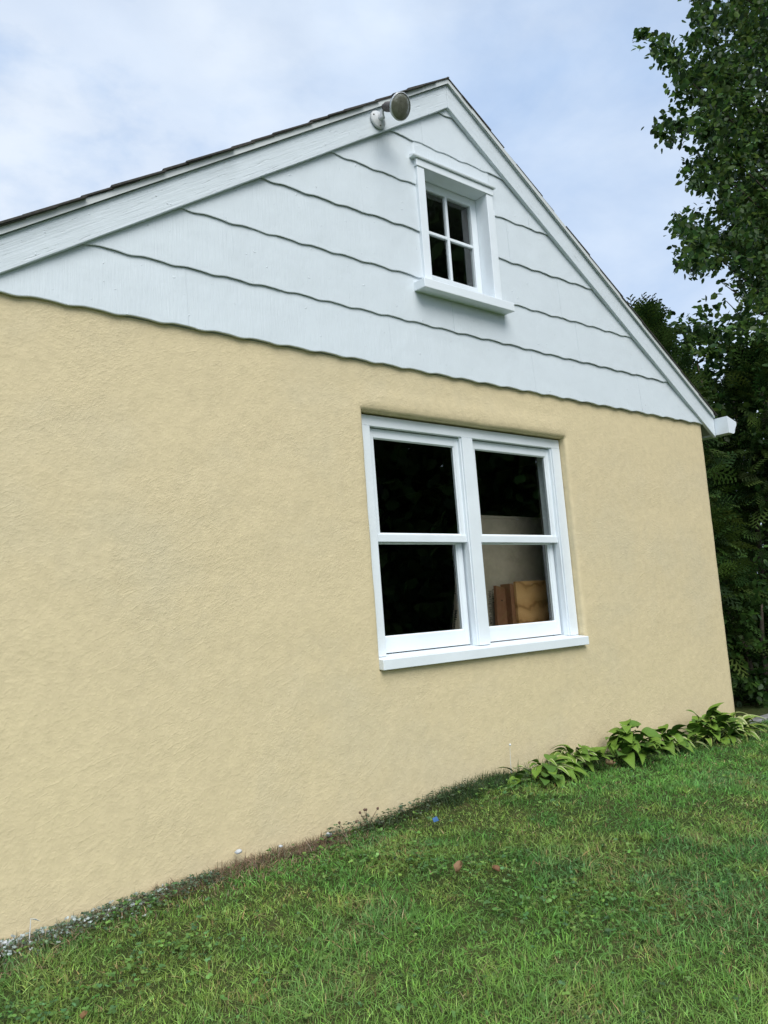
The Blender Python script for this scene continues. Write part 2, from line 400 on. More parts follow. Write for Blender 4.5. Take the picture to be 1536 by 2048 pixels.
# --- siding: seven wavy-edged courses, each course made of separate boards
CZ = [2.462, 2.755, 3.046, 3.342, 3.638, 3.930, 4.203, 4.5]
def wave(x, ph, c):
    t = 2*math.pi*(x + ph)/.203
    return .0040*(math.sin(t) + .28*math.sin(2*t+.9)) + .0022*mn.noise(Vector((x*2.3, c*7.1, 0)))
for c in range(7):
    z0, z1 = CZ[c], CZ[c+1]
    hw = (4.249 + .05 - z0)/.6584
    a, b = max(XA-hw, XL - .012), min(XA+hw, XR + .012)
    cuts = [a]; x = a - random.uniform(0, .9) + 1.22
    if c == 1: x = 4.43 - 1.22*int((4.43-a)/1.22)
    while x < b - .12:
        if x > a + .12: cuts.append(x)
        x += 1.22
    cuts.append(b); ph = random.uniform(0, .2)
    spans = []
    for s, t in zip(cuts[:-1], cuts[1:]):
        s, t = s + .0004, t - .0004
        if c in (2, 3):                                  # the attic window interrupts these courses
            if t > 2.997 and s < 2.997: spans.append((s, 2.997))
            elif t <= 2.997: spans.append((s, t))
            if s < 3.633 and t > 3.633: spans.append((3.633, t))
            elif s >= 3.633: spans.append((s, t))
        else: spans.append((s, t))
    for s, t in spans:
        if t - s < .03: continue
        dz = random.uniform(-.0025, .0025); dy = random.uniform(-.0012, .0012)
        if c == 0: dz = 0
        n = max(3, int((t-s)/.0127)); X = list(np.linspace(s, t, n+1))
        if s < XA < t: X = sorted(X + [XA])
        pts = []
        for x in X:
            zb = z0 + dz + wave(x, ph, c); zt = min(z1 + .014, RZ(x) + .05)
            if c == 4 and 2.99 < x < 3.64: zb = max(zb, 3.775)
            if zt - zb > .004: pts.append((x, zb, zt))
        if len(pts) < 3: continue
        mb = MB(); yb0 = -.0220 if c == 0 else -.0185
        th = .0055 if c else .019
        for x, zb, zt in pts:
            hgt = (z1 + .014 - z0)
            yb = yb0 + dy; yt = yb0 + dy + (.0105 if c else .0155)*(zt - zb)/hgt
            for (y, z) in ((yb + .0012, zb), (yb, zb + .0035), (yt, zt), (yt + .0065, zt), (yb + th, zb + .001)): mb.v.append((x, y, z))
        for i in range(len(pts)-1):
            for q in range(5):
                q2 = (q+1) % 5; mb.f.append((i*5+q, i*5+q2, (i+1)*5+q2, (i+1)*5+q))
        mb.f.append((0, 1, 2, 3, 4)); k = (len(pts)-1)*5; mb.f.append((k+4, k+3, k+2, k+1, k))
        mb.build('siding_board', M_side, house)

# --- rake boards, trim, flashing
XE0, XE1 = 2*XA - 6.16, 6.16
def rake(x0, x1, lo, hi, ya, yb, name, mat, bevel=.0, wob=0):
    n = max(1, int((x1-x0)/.12)) if wob else 1
    X = [x0+(x1-x0)*i/n for i in range(n+1)]
    mb = MB()
    lower = [(x, RZ(x)+lo + wob*mn.noise(Vector((x*3, lo*50, 1)))) for x in X]; upper = [(x, RZ(x)+hi) for x in X[::-1]]
    mb.prism(lower + upper, ya, yb)
    return mb.build(name, mat, house, bevel=bevel)
rake(XE0, XA-.0008, 0, .1575, -.040, -.0125, 'rake_board', M_rakeL, .003, .002)
rake(XA+.0008, XE1, 0, .1575, -.040, -.0125, 'rake_board', M_rakeR, .003, .002)
rake(XE0, XA-.001, .1605, .1835, -.053, -.004, 'rake_trim', M_rakeL, .004, .0025)
rake(XA+.001, XE1, .1605, .1835, -.053, -.004, 'rake_trim', M_rakeR, .004, .0025)
def flash(x0, x1, y):
    mb = MB(); X = np.linspace(x0, x1, 8)
    for (lo, hi, ya, yb) in ((.156, .189, y-.0025, y), (.1865, .189, y, y+.06)):
        lower = [(x, RZ(x)+lo + (.002*mn.noise(Vector((x*9, 1, 1))))) for x in X]; upper = [(x, RZ(x)+hi) for x in X[::-1]]
        mb.prism(lower + upper, ya, yb)
    mb.build('flashing_strip', M_metal, house)
flash(3.085, XA-.0005, -.0560); flash(XA+.0005, 3.50, -.0560)
flash(XE0, 3.083, -.0546); flash(3.49, 4.95, -.0585); flash(4.93, XE1-.03, -.0560)

# --- roof: deck and shingles
mb = MB(); dk = lambda x: RZ(x)+.030; dt = lambda x: RZ(x)+.181
mb.prism([(XE0+.004, dk(XE0)), (XA, dk(XA)), (XE1-.004, dk(XE1)), (XE1-.004, dt(XE1)), (XA, dt(XA)), (XE0+.004, dt(XE0))], -.0035, DEEP+.25)
roof = mb.build('roof', M_deck, house)
shv = []
for v in range(4):
    mb = MB(); n = 10; w = .93
    vs_ = []
    for i in range(n+1):
        y = w*i/n; e0 = random.uniform(-.006, .006)
        for (xx, zz) in ((.30+e0, .0), (.30+e0, .006+random.uniform(0, .004)), (.0, .006), (.0, -.001)): vs_.append((xx, y, zz))
    fs = []
    for i in range(n):
        for q in range(4): q2 = (q+1) % 4; fs.append((i*4+q, (i+1)*4+q, (i+1)*4+q2, i*4+q2))
    fs += [(0, 1, 2, 3), (n*4+3, n*4+2, n*4+1, n*4)]
    mb.add(vs_, fs)
    me = bpy.data.meshes.new('shingle'); me.from_pydata(mb.v, [], mb.f); me.update(); me.materials.append(M_shingle)
    b2 = bmesh.new(); b2.from_mesh(me); bmesh.ops.recalc_face_normals(b2, faces=b2.faces); b2.to_mesh(me); b2.free(); shv.append(me)
ca, sa = math.cos(ROOF_A), math.sin(ROOF_A)
SL = (XE1 - XA)/ca
rows = 24; exp_ = (SL + .02)/rows
for side in (-1, 1):
    for r in range(rows):
        s = exp_*r - .155
        for j in range(6):
            o = bpy.data.objects.new('shingle', random.choice(shv)); col.objects.link(o); o.parent = roof
            y0 = (-.068 if side < 0 else -.056) + (random.uniform(-.012, .006) if j == 0 else 0) + j*.932
            ex = Vector((side*ca, 0, -sa)); ez = Vector((side*sa, 0, ca)); ey = Vector((0, 1, 0))
            tilt = .020 + random.uniform(-.004, .006)
            ex2 = (ex + ez*tilt).normalized(); ez2 = (ez - ex*tilt).normalized()
            P = Vector((XA, 0, RZ(XA)+.1835)) + ex*max(s, -.02 if r else -.005) + ez*.003 + ey*y0 - house.location
            if r == 0: P = P - ex*.0
            o.matrix_local = Matrix(((ex2.x, ey.x, ez2.x, P.x), (ex2.y, ey.y, ez2.y, P.y), (ex2.z, ey.z, ez2.z, P.z), (0, 0, 0, 1)))

# --- gutter at the right eave
gp = [(6.165, 2.515), (6.165, 2.375), (6.235, 2.372), (6.255, 2.385), (6.262, 2.41), (6.275, 2.43), (6.292, 2.452), (6.296, 2.478), (6.285, 2.482)]
gp = [(6.165 + (x-6.165)*1.12, z) for x, z in gp]
mb = MB(); th = .004
def inset(p):
    x, z = p; return (x + (th if x < 6.2 else -th), z + (th if z < 2.4 else 0))
outer = gp; inner = [inset(p) for p in gp]
ya, yb = -.150, DEEP+.2
n = len(gp); vs_ = [(x, ya, z) for x, z in outer] + [(x, yb, z) for x, z in outer] + [(x, ya, z) for x, z in inner] + [(x, yb, z) for x, z in inner]
fs = []
for i in range(n-1): fs += [(i, i+1, n+i+1, n+i), (2*n+i, 3*n+i, 3*n+i+1, 2*n+i+1)]
fs += [(0, n, 3*n, 2*n), (n-1, 3*n-1, 4*n-1, 2*n-1)]
fs += [(i, 2*n+i, 2*n+i+1, i+1) for i in range(n-1)] + [(n+i, n+i+1, 3*n+i+1, 3*n+i) for i in range(n-1)]
mb.add(vs_, fs); gut = mb.build('gutter', M_gut, house)
MB().prism(gp, -.153, -.1502).build('end_cap', M_gut, gut)

# --- lower double window
win = MB()
win.box((OX0, .052, 2.118), (OX1-.005, .19, 2.179))                      # head
win_o = win.build('window', M_trim, house, bevel=.003)
win_o['label'] = 'wide two-light sash window in the stucco wall'
def wp(name, a, b, bevel=.003, mat=M_trim, par=None):
    return MB().box(a, b).build(name, mat, par or win_o, bevel=bevel)
wp('casing', (OX0, .050, .86), (2.560, .19, 2.1172)); wp('casing', (4.113, .050, .86), (OX1-.006, .19, 2.1172))
wp('mullion', (3.266, .0505, .862), (3.356, .158, 2.1172))
wp('casing_bead', (3.2565, .062, .862), (3.2655, .10, 2.1172), .001); wp('casing_bead', (3.3565, .062, .862), (3.3655, .10, 2.1172), .001)
wp('casing_bead', (4.104, .062, .862), (4.1125, .10, 2.1172), .001); wp('casing_bead', (2.5605, .062, .862), (2.569, .10, 2.1172), .001)
# sloping sill
mb = MB(); mb.add([(2.470,-.034,.796),(4.186,-.034,.796),(4.186,.16,.812),(2.470,.16,.812),(2.470,-.034,.850),(4.186,-.034,.850),(4.186,.16,.868),(2.470,.16,.868)],
                  [(0,3,2,1),(4,5,6,7),(0,1,5,4),(1,2,6,5),(2,3,7,6),(3,0,4,7)])
mb.build('sill', M_trim, win_o, bevel=.003)
def sash(x0, x1, z0, z1, y, st, rt, rb, dep=.032):
    mb = MB()
    mb.box((x0, y, z0), (x0+st, y+dep, z1)); mb.box((x1-st, y, z0), (x1, y+dep, z1))
    mb.box((x0+st+.0003, y+.0004, z0), (x1-st-.0003, y+dep-.0004, z0+rb)); mb.box((x0+st+.0003, y+.0004, z1-rt), (x1-st-.0003, y+dep-.0004, z1))
    # putty bevel round the pane
    g0, g1, h0, h1 = x0+st, x1-st, z0+rb, z1-rt; b = .007; yy = y+.010
    for q in ([(g0,y+.002,h0),(g1,y+.002,h0),(g1-b,yy,h0+b),(g0+b,yy,h0+b)], [(g0,y+.002,h1),(g0+b,yy,h1-b),(g1-b,yy,h1-b),(g1,y+.002,h1)],
              [(g0,y+.002,h0),(g0+b,yy,h0+b),(g0+b,yy,h1-b),(g0,y+.002,h1)], [(g1,y+.002,h0),(g1,y+.002,h1),(g1-b,yy,h1-b),(g1-b,yy,h0+b)]):
        mb.add(q + [(p[0], yy+.0015, p[2]) for p in q], [(0,1,2,3),(7,6,5,4),(0,4,5,1),(1,5,6,2),(2,6,7,3),(3,7,4,0)])
    o = mb.build('sash', M_trim, win_o, bevel=.0015)
    MB().box((g0-.004, yy+.002, h0-.004), (g1+.004, yy+.005, h1+.004)).build('pane', M_glass, win_o)
for x0, x1, sr in ((2.569, 3.2565, .030), (3.3655, 4.104, .046)):
    sash(x0, x1, 1.476, 2.112, .080, .033, .050, .045)      # upper, outer sash
    sash(x0, x1, .872, 1.505, .120, .040, .03, .085)        # lower, inner sash
    wp('stop_bead', (x0, .073, 1.4765), (x1, .0799, 1.5165), .0015)
mb = MB()                                                  # inner reveal of the opening
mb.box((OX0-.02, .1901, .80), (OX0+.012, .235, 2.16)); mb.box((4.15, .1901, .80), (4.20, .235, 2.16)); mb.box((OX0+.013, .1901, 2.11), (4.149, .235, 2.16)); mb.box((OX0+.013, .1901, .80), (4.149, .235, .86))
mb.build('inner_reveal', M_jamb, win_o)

for o in list(win_o.children) + [win_o]:                   # the window sits a little out of plumb
    for v in o.data.vertices: v.co.x += .012*(2.15 - v.co.z)
# --- attic window
u = MB(); u.box((UX0-.02, .0855, UZ0), (UX0-.0005, .20, UZ1)); u.box((UX1+.0005, .0855, UZ0), (UX1+.02, .20, UZ1)); u.box((UX0-.0004, .1005, UZ1-.012), (UX1+.0004, .20, UZ1))
uw = u.build('window', M_jamb, house); uw['label'] = 'small four-pane attic window in the white gable'
def up(name, a, b, bevel=.003, mat=M_trim): return MB().box(a, b).build(name, mat, uw, bevel=bevel)
up('casing', (2.987, -.034, 3.0085), (UX0, .085, 3.7545)); up('casing', (UX1, -.034, 3.0085), (3.643, .085, 3.7545))
up('casing_bead', (3.6435, -.030, 3.0085), (3.6555, -.001, 3.66), .002)
up('head_casing', (2.980, -.040, 3.755), (3.648, .085, 3.800))
mb = MB(); mb.prism([(0, 0), (.0, 0)], 0, 0) if False else None
mb.add([(2.948,-.052,3.803),(3.662,-.052,3.803),(3.662,-.001,3.803),(2.948,-.001,3.803),(2.948,-.055,3.814),(3.662,-.055,3.814),(3.662,-.001,3.834),(2.948,-.001,3.834)],
       [(0,3,2,1),(4,5,6,7),(0,1,5,4),(1,2,6,5),(2,3,7,6),(3,0,4,7)])
mb.build('drip_cap', M_trim, uw, bevel=.002)
mb = MB(); mb.add([(2.912,-.104,2.944),(3.682,-.104,2.944),(3.682,-.001,2.950),(2.912,-.001,2.950),(2.912,-.104,3.000),(3.682,-.104,3.000),(3.682,.086,3.008),(2.912,.086,3.008),(2.912,.086,2.952),(3.682,.086,2.952)],
                  [(0,1,5,4),(4,5,6,7),(0,3,2,1),(3,8,9,2),(7,6,9,8),(1,2,9,6,5),(0,4,7,8,3)])
mb.v = [(x if 0 else (min(max(x, 2.912), 3.682)), y, z) for x, y, z in mb.v]
mb.build('sill', M_trim, uw, bevel=.003)
# sash with four panes
mb = MB(); y0, y1 = .068, .100; gx0, gx1, gz0, gz1 = 3.098, 3.532, 3.135, 3.700
mb.box((UX0+.001, y0, UZ0-.04), (gx0, y1, UZ1-.002)); mb.box((gx1, y0, UZ0-.04), (UX1-.001, y1, UZ1-.002))
mb.box((gx0+.0003, y0+.0003, UZ0-.04), (gx1-.0003, y1-.0003, gz0)); mb.box((gx0+.0003, y0+.0003, gz1), (gx1-.0003, y1-.0003, UZ1-.002))
mb.build('sash', M_trim, uw, bevel=.002)
mxm, mzm = (gx0+gx1)/2, (gz0+gz1)/2
up('muntin', (mxm-.010, y0+.003, gz0), (mxm+.010, y1-.004, gz1), .003)
up('muntin', (gx0, y0+.004, mzm-.010), (mxm-.0103, y1-.0045, mzm+.010), .003); up('muntin', (mxm+.0103, y0+.004, mzm-.010), (gx1, y1-.0045, mzm+.010), .003)
for a, b in ((gx0, mxm-.008), (mxm+.008, gx1)):
    for c, d in ((gz0, mzm-.008), (mzm+.008, gz1)):
        up('pane', (a, .084, c), (b, .087, d), 0, M_glass)

# ================================================================== FLOODLIGHT
fl = thing('floodlight', 'weathered floodlight with round reflector bulb on the left rake board', 'floodlight', (2.690, -.047, 3.934))
M_fw = mat_simple('painted_metal', (.52, .54, .55), (.70, .72, .73), 40, .5, .002)
M_sock = mat_simple('socket_metal', (.09, .08, .075), (.17, .15, .14), 60, .6, .002, .3)
M_bulb = mat_simple('bulb_glass', (.30, .32, .30), (.42, .44, .42), 10, .15, 0, .75)
M_rim = mat_simple('bulb_rim', (.55, .56, .55), (.68, .69, .68), 20, .25, 0, .5)
m = Mat('bulb_lens'); m.color(m.ramp(m.noise(30, 3), [(.3, (.20, .20, .16)), (.7, (.31, .31, .25))])); m.rough(.12, .7); m.b.inputs['Metallic'].default_value = .35
vor = m.n('ShaderNodeTexVoronoi'); vor.inputs['Scale'].default_value = 120; m.l(m.tc.outputs['Object'], vor.inputs['Vector']); m.bump(vor.outputs[0], .35, .003); M_lens = m.m
P0 = Vector(fl.location)
Mp = Matrix.Translation(P0) @ Matrix.Rotation(R_(90), 4, 'X')
MB().lathe([(.054, .0), (.054, .004), (.050, .010), (.034, .016), (.022, .020)], 24, Mp).build('mounting_plate', M_fw, fl, smooth=False, bevel=.001)
A = Vector((.08, -.86, -.47)).normalized()                 # where the bulb points
lens_c = at(803, 213, -.232)
def along(d): return lens_c - A*d
knee = along(.150)
MB().tube([P0 + Vector((0, -.012, 0)), P0 + Vector((.012, -.035, .002)), P0.lerp(knee, .6), knee], [.017, .014, .011, .012], 12).build('arm', M_fw, fl, smooth=True)
def Mdir(p, d): return Matrix.Translation(p) @ d.to_track_quat('Z', 'Y').to_matrix().to_4x4()
MB().lathe([(.012, -.018), (.019, -.012), (.019, .012), (.012, .018)], 14, Mdir(along(.145), Vector((.6, .1, .5)).normalized())).build('swivel_joint', M_sock, fl)
MB().lathe([(.020, 0), (.027, .006), (.029, .050), (.031, .056), (.031, .062), (.027, .062)], 20, Mdir(along(.140), A)).build('socket', M_sock, fl, smooth=False)
bulb = MB().lathe([(.026, 0), (.034, .012), (.054, .034), (.067, .054), (.0705, .064)], 28, Mdir(along(.080), A)).build('bulb', M_bulb, fl, smooth=True)
MB().lathe([(.0706, 0), (.0745, .004), (.0745, .010), (.071, .0125), (.069, .0128)], 28, Mdir(along(.0158), A), True, False).build('bulb_rim', M_rim, bulb, smooth=False)
MB().lathe([(.0695, -.003), (.062, .004), (.045, .009), (.025, .012), (.004, .013)], 28, Mdir(along(.006), A), False, True).build('lens', M_lens, bulb, smooth=True)
for a in (40, 160, 280):
    p = P0 + Vector((.040*math.cos(R_(a)), -.012, .040*math.sin(R_(a))))
    MB().lathe([(.005, 0), (.005, .003), (.003, .005)], 8, Mdir(p, Vector((0, -1, 0)))).build('screw', M_sock, fl)

# ================================================================== THINGS BEHIND THE GLASS
M_card = mat_simple('cardboard', (.29, .245, .18), (.36, .305, .23), 14, .85, .002)
M_ink = mat_simple('black_print', (.01, .01, .01), (.02, .02, .02), 30, .8)
m = Mat('pine_board'); w = m.n('ShaderNodeTexWave'); w.bands_direction = 'Z'; w.inputs['Scale'].default_value = 2.6; w.inputs['Distortion'].default_value = 7; w.inputs['Detail'].default_value = 3; w.inputs['Detail Scale'].default_value = 1.3; w.inputs['Detail Roughness'].default_value = .6
m.l(m.tc.outputs['Object'], w.inputs['Vector']); m.color(m.ramp(w.outputs['Fac'], [(.0, (.30, .15, .05)), (.14, (.46, .25, .095)), (1, (.54, .31, .125))])); m.rough(.55); M_pine = m.m
M_brown = mat_simple('brown_wood', (.17, .075, .035), (.24, .11, .055), 6, .6)
yC = .47
q = [at(890, 1290, yC), at(1160, 1262, yC), at(1118, 1042, yC), at(915, 1033, yC)]
tl, tr = q[3], q[2]; top = (tl.z + tr.z)/2
bl = Vector((at(893, 1262, yC).x - .14*(at(893, 1262, yC).z)/(1.6) - .03, yC, .0)); xl_t = at(914, 1036, yC).x + .05; xr = 4.72
carton = thing('carton', 'large flattened grey-brown carton with black print standing inside the right window light', 'carton', ((bl.x + xr)/2, yC + .1, 0))
mb = MB(); mb.prism([(bl.x, 0), (xr, 0), (xr, top), (xl_t, top)], yC, yC + .03); mb.build('carton_body', M_card, carton, bevel=.004)
mb = MB(); mb.prism([(xl_t+.004, top+.001), (xr-.004, top+.001), (xr-.02, top+.016), (xl_t+.014, top+.020)], yC + .002, yC + .028); mb.build('carton_flap', M_card, carton)
def lettering(txt, p, size):
    cu = bpy.data.curves.new('lettering', 'FONT'); cu.body = txt; cu.size = size; cu.extrude = .0002; cu.materials.append(M_ink); cu.space_character = 1.05
    t_ = bpy.data.objects.new('lettering_curve', cu); col.objects.link(t_); bpy.context.view_layer.update()
    me = bpy.data.meshes.new_from_object(t_.evaluated_get(bpy.context.evaluated_depsgraph_get())); bpy.data.objects.remove(t_)
    o = bpy.data.objects.new('lettering', me); col.objects.link(o); o.parent = carton
    o.matrix_local = Matrix.Translation(p - carton.location) @ Matrix.Rotation(R_(90), 4, 'X') @ Matrix.Rotation(R_(-90 - 3), 4, 'Z')
lettering('CUFT', at(983.5, 1178, yC - .001), .040)
lettering('MADE IN USA', at(976.5, 1181, yC - .001), .036)
# print on the carton's left edge too blurred to read: short dark strokes
mb = MB()
for (px, py0, py1) in ((911.5, 1176, 1190), (906.5, 1212, 1236), (911.5, 1222, 1256), (903.5, 1240, 1260), (916, 1190, 1240)):
    py = py0
    while py < py1:
        p = at(px + random.uniform(-.4, .4) - (py-py0)*.09, py, yC - .0008); w_, h_ = random.uniform(.012, .020), random.uniform(.004, .008)
        mb.box((p.x-w_/2, yC-.0012, p.z-h_/2), (p.x+w_/2, yC-.0003, p.z+h_/2)); py += random.uniform(3.0, 4.4)
o = mb.build('blurred_print', M_ink, carton, kind='stuff')

yB = .33
a0, a1 = at(1031, 1163, yB), at(1086, 1160, yB)
plank = thing('wooden_box', 'honey coloured wooden box with dark grain standing behind the right pane', 'box', ((a0.x+a1.x)/2, yB, 0))
MB().box((a0.x, yB, 0), (a1.x + .03, yB + .022, a0.z)).build('front_panel', M_pine, plank, bevel=.002)
MB().box((a0.x - .035, yB + .0222, 0), (a0.x - .005, yB + .11, a0.z - .012)).build('side_panel', M_brown, plank, bevel=.002)
MB().box((a0.x - .0049, yB + .0222, .02), (a1.x + .02, yB + .034, a0.z - .02)).build('back_panel', M_brown, plank)
b0, b1 = at(992, 1171, yB+.07), at(1019, 1178, yB+.07)
brd = thing('wooden_board', 'reddish brown board with one screw hole leaning beside the honey coloured box', 'board', ((b0.x+b1.x)/2, yB+.07, 0))
mb = MB(); mb.prism([(b0.x-.055, 0), (b1.x-.03, 0), (b1.x-.006, b1.z-.0), (b0.x, b0.z)], yB+.07, yB+.095); mb.build('board', M_brown, brd, bevel=.002)
p = at(1004, 1201, yB+.07); MB().lathe([(.006, 0), (.006, .0015)], 8, Mdir(p, Vector((0, -1, 0)))).build('screw_hole', M_ink, brd)

# ================================================================== TREES
M_bark = mat_simple('bark', (.05, .04, .03), (.11, .09, .07), 18, .9, .01)
M_leaf = mat_leaf('broad_leaf', .45, .25, .40)
M_thuja = mat_leaf('scale_leaf', .65, .15, .25)
M_far = mat_leaf('reflected_leaf', .6, .2, .2)

def pick(pal, n, jit=.15):
    c = np.array(pal)[rng.integers(0, len(pal), n)]
    return np.clip(c * (1 + rng.normal(0, jit, (n, 1))) * (1 + rng.normal(0, .05, (n, 3))), .004, .9)
def frames(d, roll):
    """orthonormal frames (n,3,3) whose first axis is d"""
    d = d/np.linalg.norm(d, axis=1, keepdims=True)
    ref = np.where(np.abs(d[:, 2:3]) > .93, np.array([[1., 0, 0]]), np.array([[0, 0, 1.]]))
    s = np.cross(d, ref); s /= np.linalg.norm(s, axis=1, keepdims=True); n = np.cross(s, d)
    c, q = np.cos(roll)[:, None], np.sin(roll)[:, None]
    s2 = s*c + n*q; n2 = -s*q + n*c
    return d, s2, n2
LEAF_V = np.array([[0, 0, 0], [.22, .30, .03], [.60, .34, .02], [1, 0, -.10], [.60, -.34, .02], [.22, -.30, .03], [.25, 0, -.03], [.62, 0, -.06]])
LEAF_F = np.array([[0, 6, 1, 1], [6, 7, 2, 1], [7, 3, 2, 2], [0, 5, 6, 6], [6, 5, 4, 7], [7, 4, 3, 3]])
LEAF_T = np.array([[0, 6, 1], [6, 7, 2], [6, 2, 1], [7, 3, 2], [0, 5, 6], [6, 5, 4], [6, 4, 7], [7, 4, 3]])
def leaves_mesh(name, P, D, roll, L_, Wd, colr):
    d, s, n = frames(D, roll); T = LEAF_V
    V = P[:, None, :] + L_[:, None, None]*(T[None, :, 0:1]*d[:, None, :] + T[None, :, 1:2]*Wd[:, None, None]*s[:, None, :] + T[None, :, 2:3]*n[:, None, :])
    k = len(T); Fq = (LEAF_T[None] + (np.arange(len(P))*k)[:, None, None]).reshape(-1, 3)
    return np_mesh(name, V.reshape(-1, 3), Fq, np.repeat(colr, k, 0))

PAL_B = [(.026, .064, .016), (.040, .092, .020), (.054, .115, .024), (.016, .042, .012), (.080, .140, .030), (.045, .082, .018)]
def inside(poly, x, y):
    c = False; j = len(poly)-1
    for i in range(len(poly)):
        (xi, yi), (xj, yj) = poly[i], poly[j]
        if (yi > y) != (yj > y) and x < (xj-xi)*(y-yi)/(yj-yi)+xi: c = not c
        j = i
    return c
def twig_leaves(start, end, n, size, spread=.07):
    """leaves set alternately along a drooping twig"""
    t = rng.uniform(.05, 1.05, n); ax = (end - start)/max(1e-6, np.linalg.norm(end-start))
    P = start + (end-start)*t[:, None] + rng.normal(0, spread*.45, (n, 3))
    D = ax*.7 + rng.normal(0, .75, (n, 3)); D[:, 2] -= .25
    return P, D
TREE_X, TREE_Y = 12.6, 1.5
def TRUNK(z): return (TREE_X + .12*z, TREE_Y - .03*z, z)
big = thing('broadleaf_tree', 'tall broadleaf tree with small dark glossy leaves rising at the right of the house', 'tree', (TREE_X, TREE_Y, float(gz(TREE_X, TREE_Y))))
MB().tube([TRUNK(q) for q in (-.1, 2, 4.5, 7, 10.8)], [.24, .19, .15, .10, .03], 10).build('trunk', M_bark, big, smooth=True)
# boughs reaching left over the garden; their leafy masses were read from the photograph and set at their own depths
Ps, Ds = [], []; wood = MB()
mask_up = [(1372, -400), (1376, -50), (1384, 60), (1345, 72), (1270, 52), (1282, 92), (1312, 122), (1355, 152), (1365, 176), (1340, 180), (1352, 210), (1300, 266), (1345, 285), (1400, 282), (1418, 300), (1372, 312), (1365, 345), (1392, 388), (1440, 372), (1478, 352), (1502, 330),
           (1500, 350), (1450, 388), (1440, 415), (1400, 408), (1342, 442), (1362, 480), (1344, 520), (1385, 550), (1432, 535), (1470, 512), (1474, 562), (1500, 606), (1560, 640), (1700, 640), (1700, -400)]
tips = [(1290, 70, 1.6), (1305, 100, 2.0), (1340, 95, 2.4), (1392, 30, 1.4), (1385, -60, 2.4), (1318, 262, 1.9), (1352, 232, 1.5), (1362, 190, 2.4), (1400, 150, 1.8), (1380, 335, 2.2), (1405, 375, 1.7), (1440, 345, 2.4), (1420, 260, 2.0),
        (1356, 450, 1.8), (1362, 512, 2.2), (1395, 540, 1.5), (1425, 480, 2.4), (1455, 420, 1.8), (1455, 110, 2.6), (1475, 210, 1.4), (1500, 400, 1.6), (1510, 480, 2.0), (1500, 560, 1.8), (1460, 30, 1.8), (1520, 300, 2.4), (1520, 60, 1.5), (1480, -120, 2), (1400, -160, 1.8)]
for (tx, ty, dp) in tips:
    tip = np.array(at(tx, ty, dp)); root = np.array(TRUNK(max(2.2, tip[2] - rng.uniform(1.2, 2.2))))
    mid = (tip + root)/2 + np.array([0, rng.normal(0, .2), .35])
    tt = np.linspace(0, 1, 10)[:, None]; curve = (1-tt)**2*root + 2*tt*(1-tt)*mid + tt**2*tip
    MB().tube(curve[:8], list(np.linspace(.030, .005, 8)), 5).build('branch', M_bark, big, smooth=True)
    for k in range(24):                                     # the bough end, always leafy
        t = rng.uniform(.62, 1); b = (1-t)**2*root + 2*t*(1-t)*mid + t**2*tip
        p2, d2 = twig_leaves(b, b + (tip-mid)/np.linalg.norm(tip-mid)*.12 + rng.normal(0, .13, 3), 11, .08); Ps.append(p2); Ds.append(d2)
k = 0
while k < 2300:
    px_, py_ = 1260 + 430*rng.uniform(0, 1)**.8, rng.uniform(-380, 640)
    if not inside(mask_up, px_, py_): continue
    gap = mn.noise(Vector((px_*.017, py_*.017, 4.0)))
    if gap < -.16 - .25*rng.random() and px_ < 1560: continue
    k += 1
    b = np.array(at(px_, py_, rng.uniform(1.0, 3.0))); dirn = rng.normal(0, 1, 3); dirn[0] -= .5; dirn[2] -= .2
    e2 = b + dirn/np.linalg.norm(dirn)*rng.uniform(.15, .38)
    p2, d2 = twig_leaves(b, e2, int(rng.integers(9, 16)), .08); Ps.append(p2); Ds.append(d2)
k = 0
while k < 750:                                              # the thick of the crown along the frame edge
    px_, py_ = rng.uniform(1440, 1640), rng.uniform(-60, 660)
    if not inside(mask_up, px_, min(py_, 630)) or py_ < 380 and px_ < 1470: continue
    k += 1; b = np.array(at(px_, py_, rng.uniform(1.6, 3.4)))
    p2, d2 = twig_leaves(b, b + rng.normal(0, .22, 3), 14, .08, .10); Ps.append(p2); Ds.append(d2)
for k in range(420):                                        # the crown beyond the frame
    a = rng.uniform(0, 2*math.pi); r = 2.3*math.sqrt(rng.uniform(.05, 1)); z = rng.uniform(3.2, 11)
    c_ = TRUNK(z); q = (1 - max(0, (z-7)/4.2)**2)**.5 if z > 7 else 1
    b = np.array([c_[0] + r*q*math.cos(a), c_[1] + r*q*math.sin(a), z])
    p2, d2 = twig_leaves(b, b + rng.normal(0, .3, 3), 16, .08, .12); Ps.append(p2); Ds.append(d2)
P = np.concatenate(Ps); D = np.concatenate(Ds)
keep = np.ones(len(P), bool)
for i, p in enumerate(P):
    x, y, z = in_px(Vector(p))
    if 0 < z and x < 1560 and y < 640: keep[i] = inside(mask_up, x + 5 + rng.normal(0, 9), y + rng.normal(0, 9))
P, D = P[keep], D[keep]; n = len(P)
link('crown', leaves_mesh('crown', P, D, rng.uniform(-1.2, 1.2, n), rng.uniform(.075, .115, n), rng.uniform(.75, 1.05, n), pick(PAL_B, n, .25)), M_leaf, big, kind='stuff')

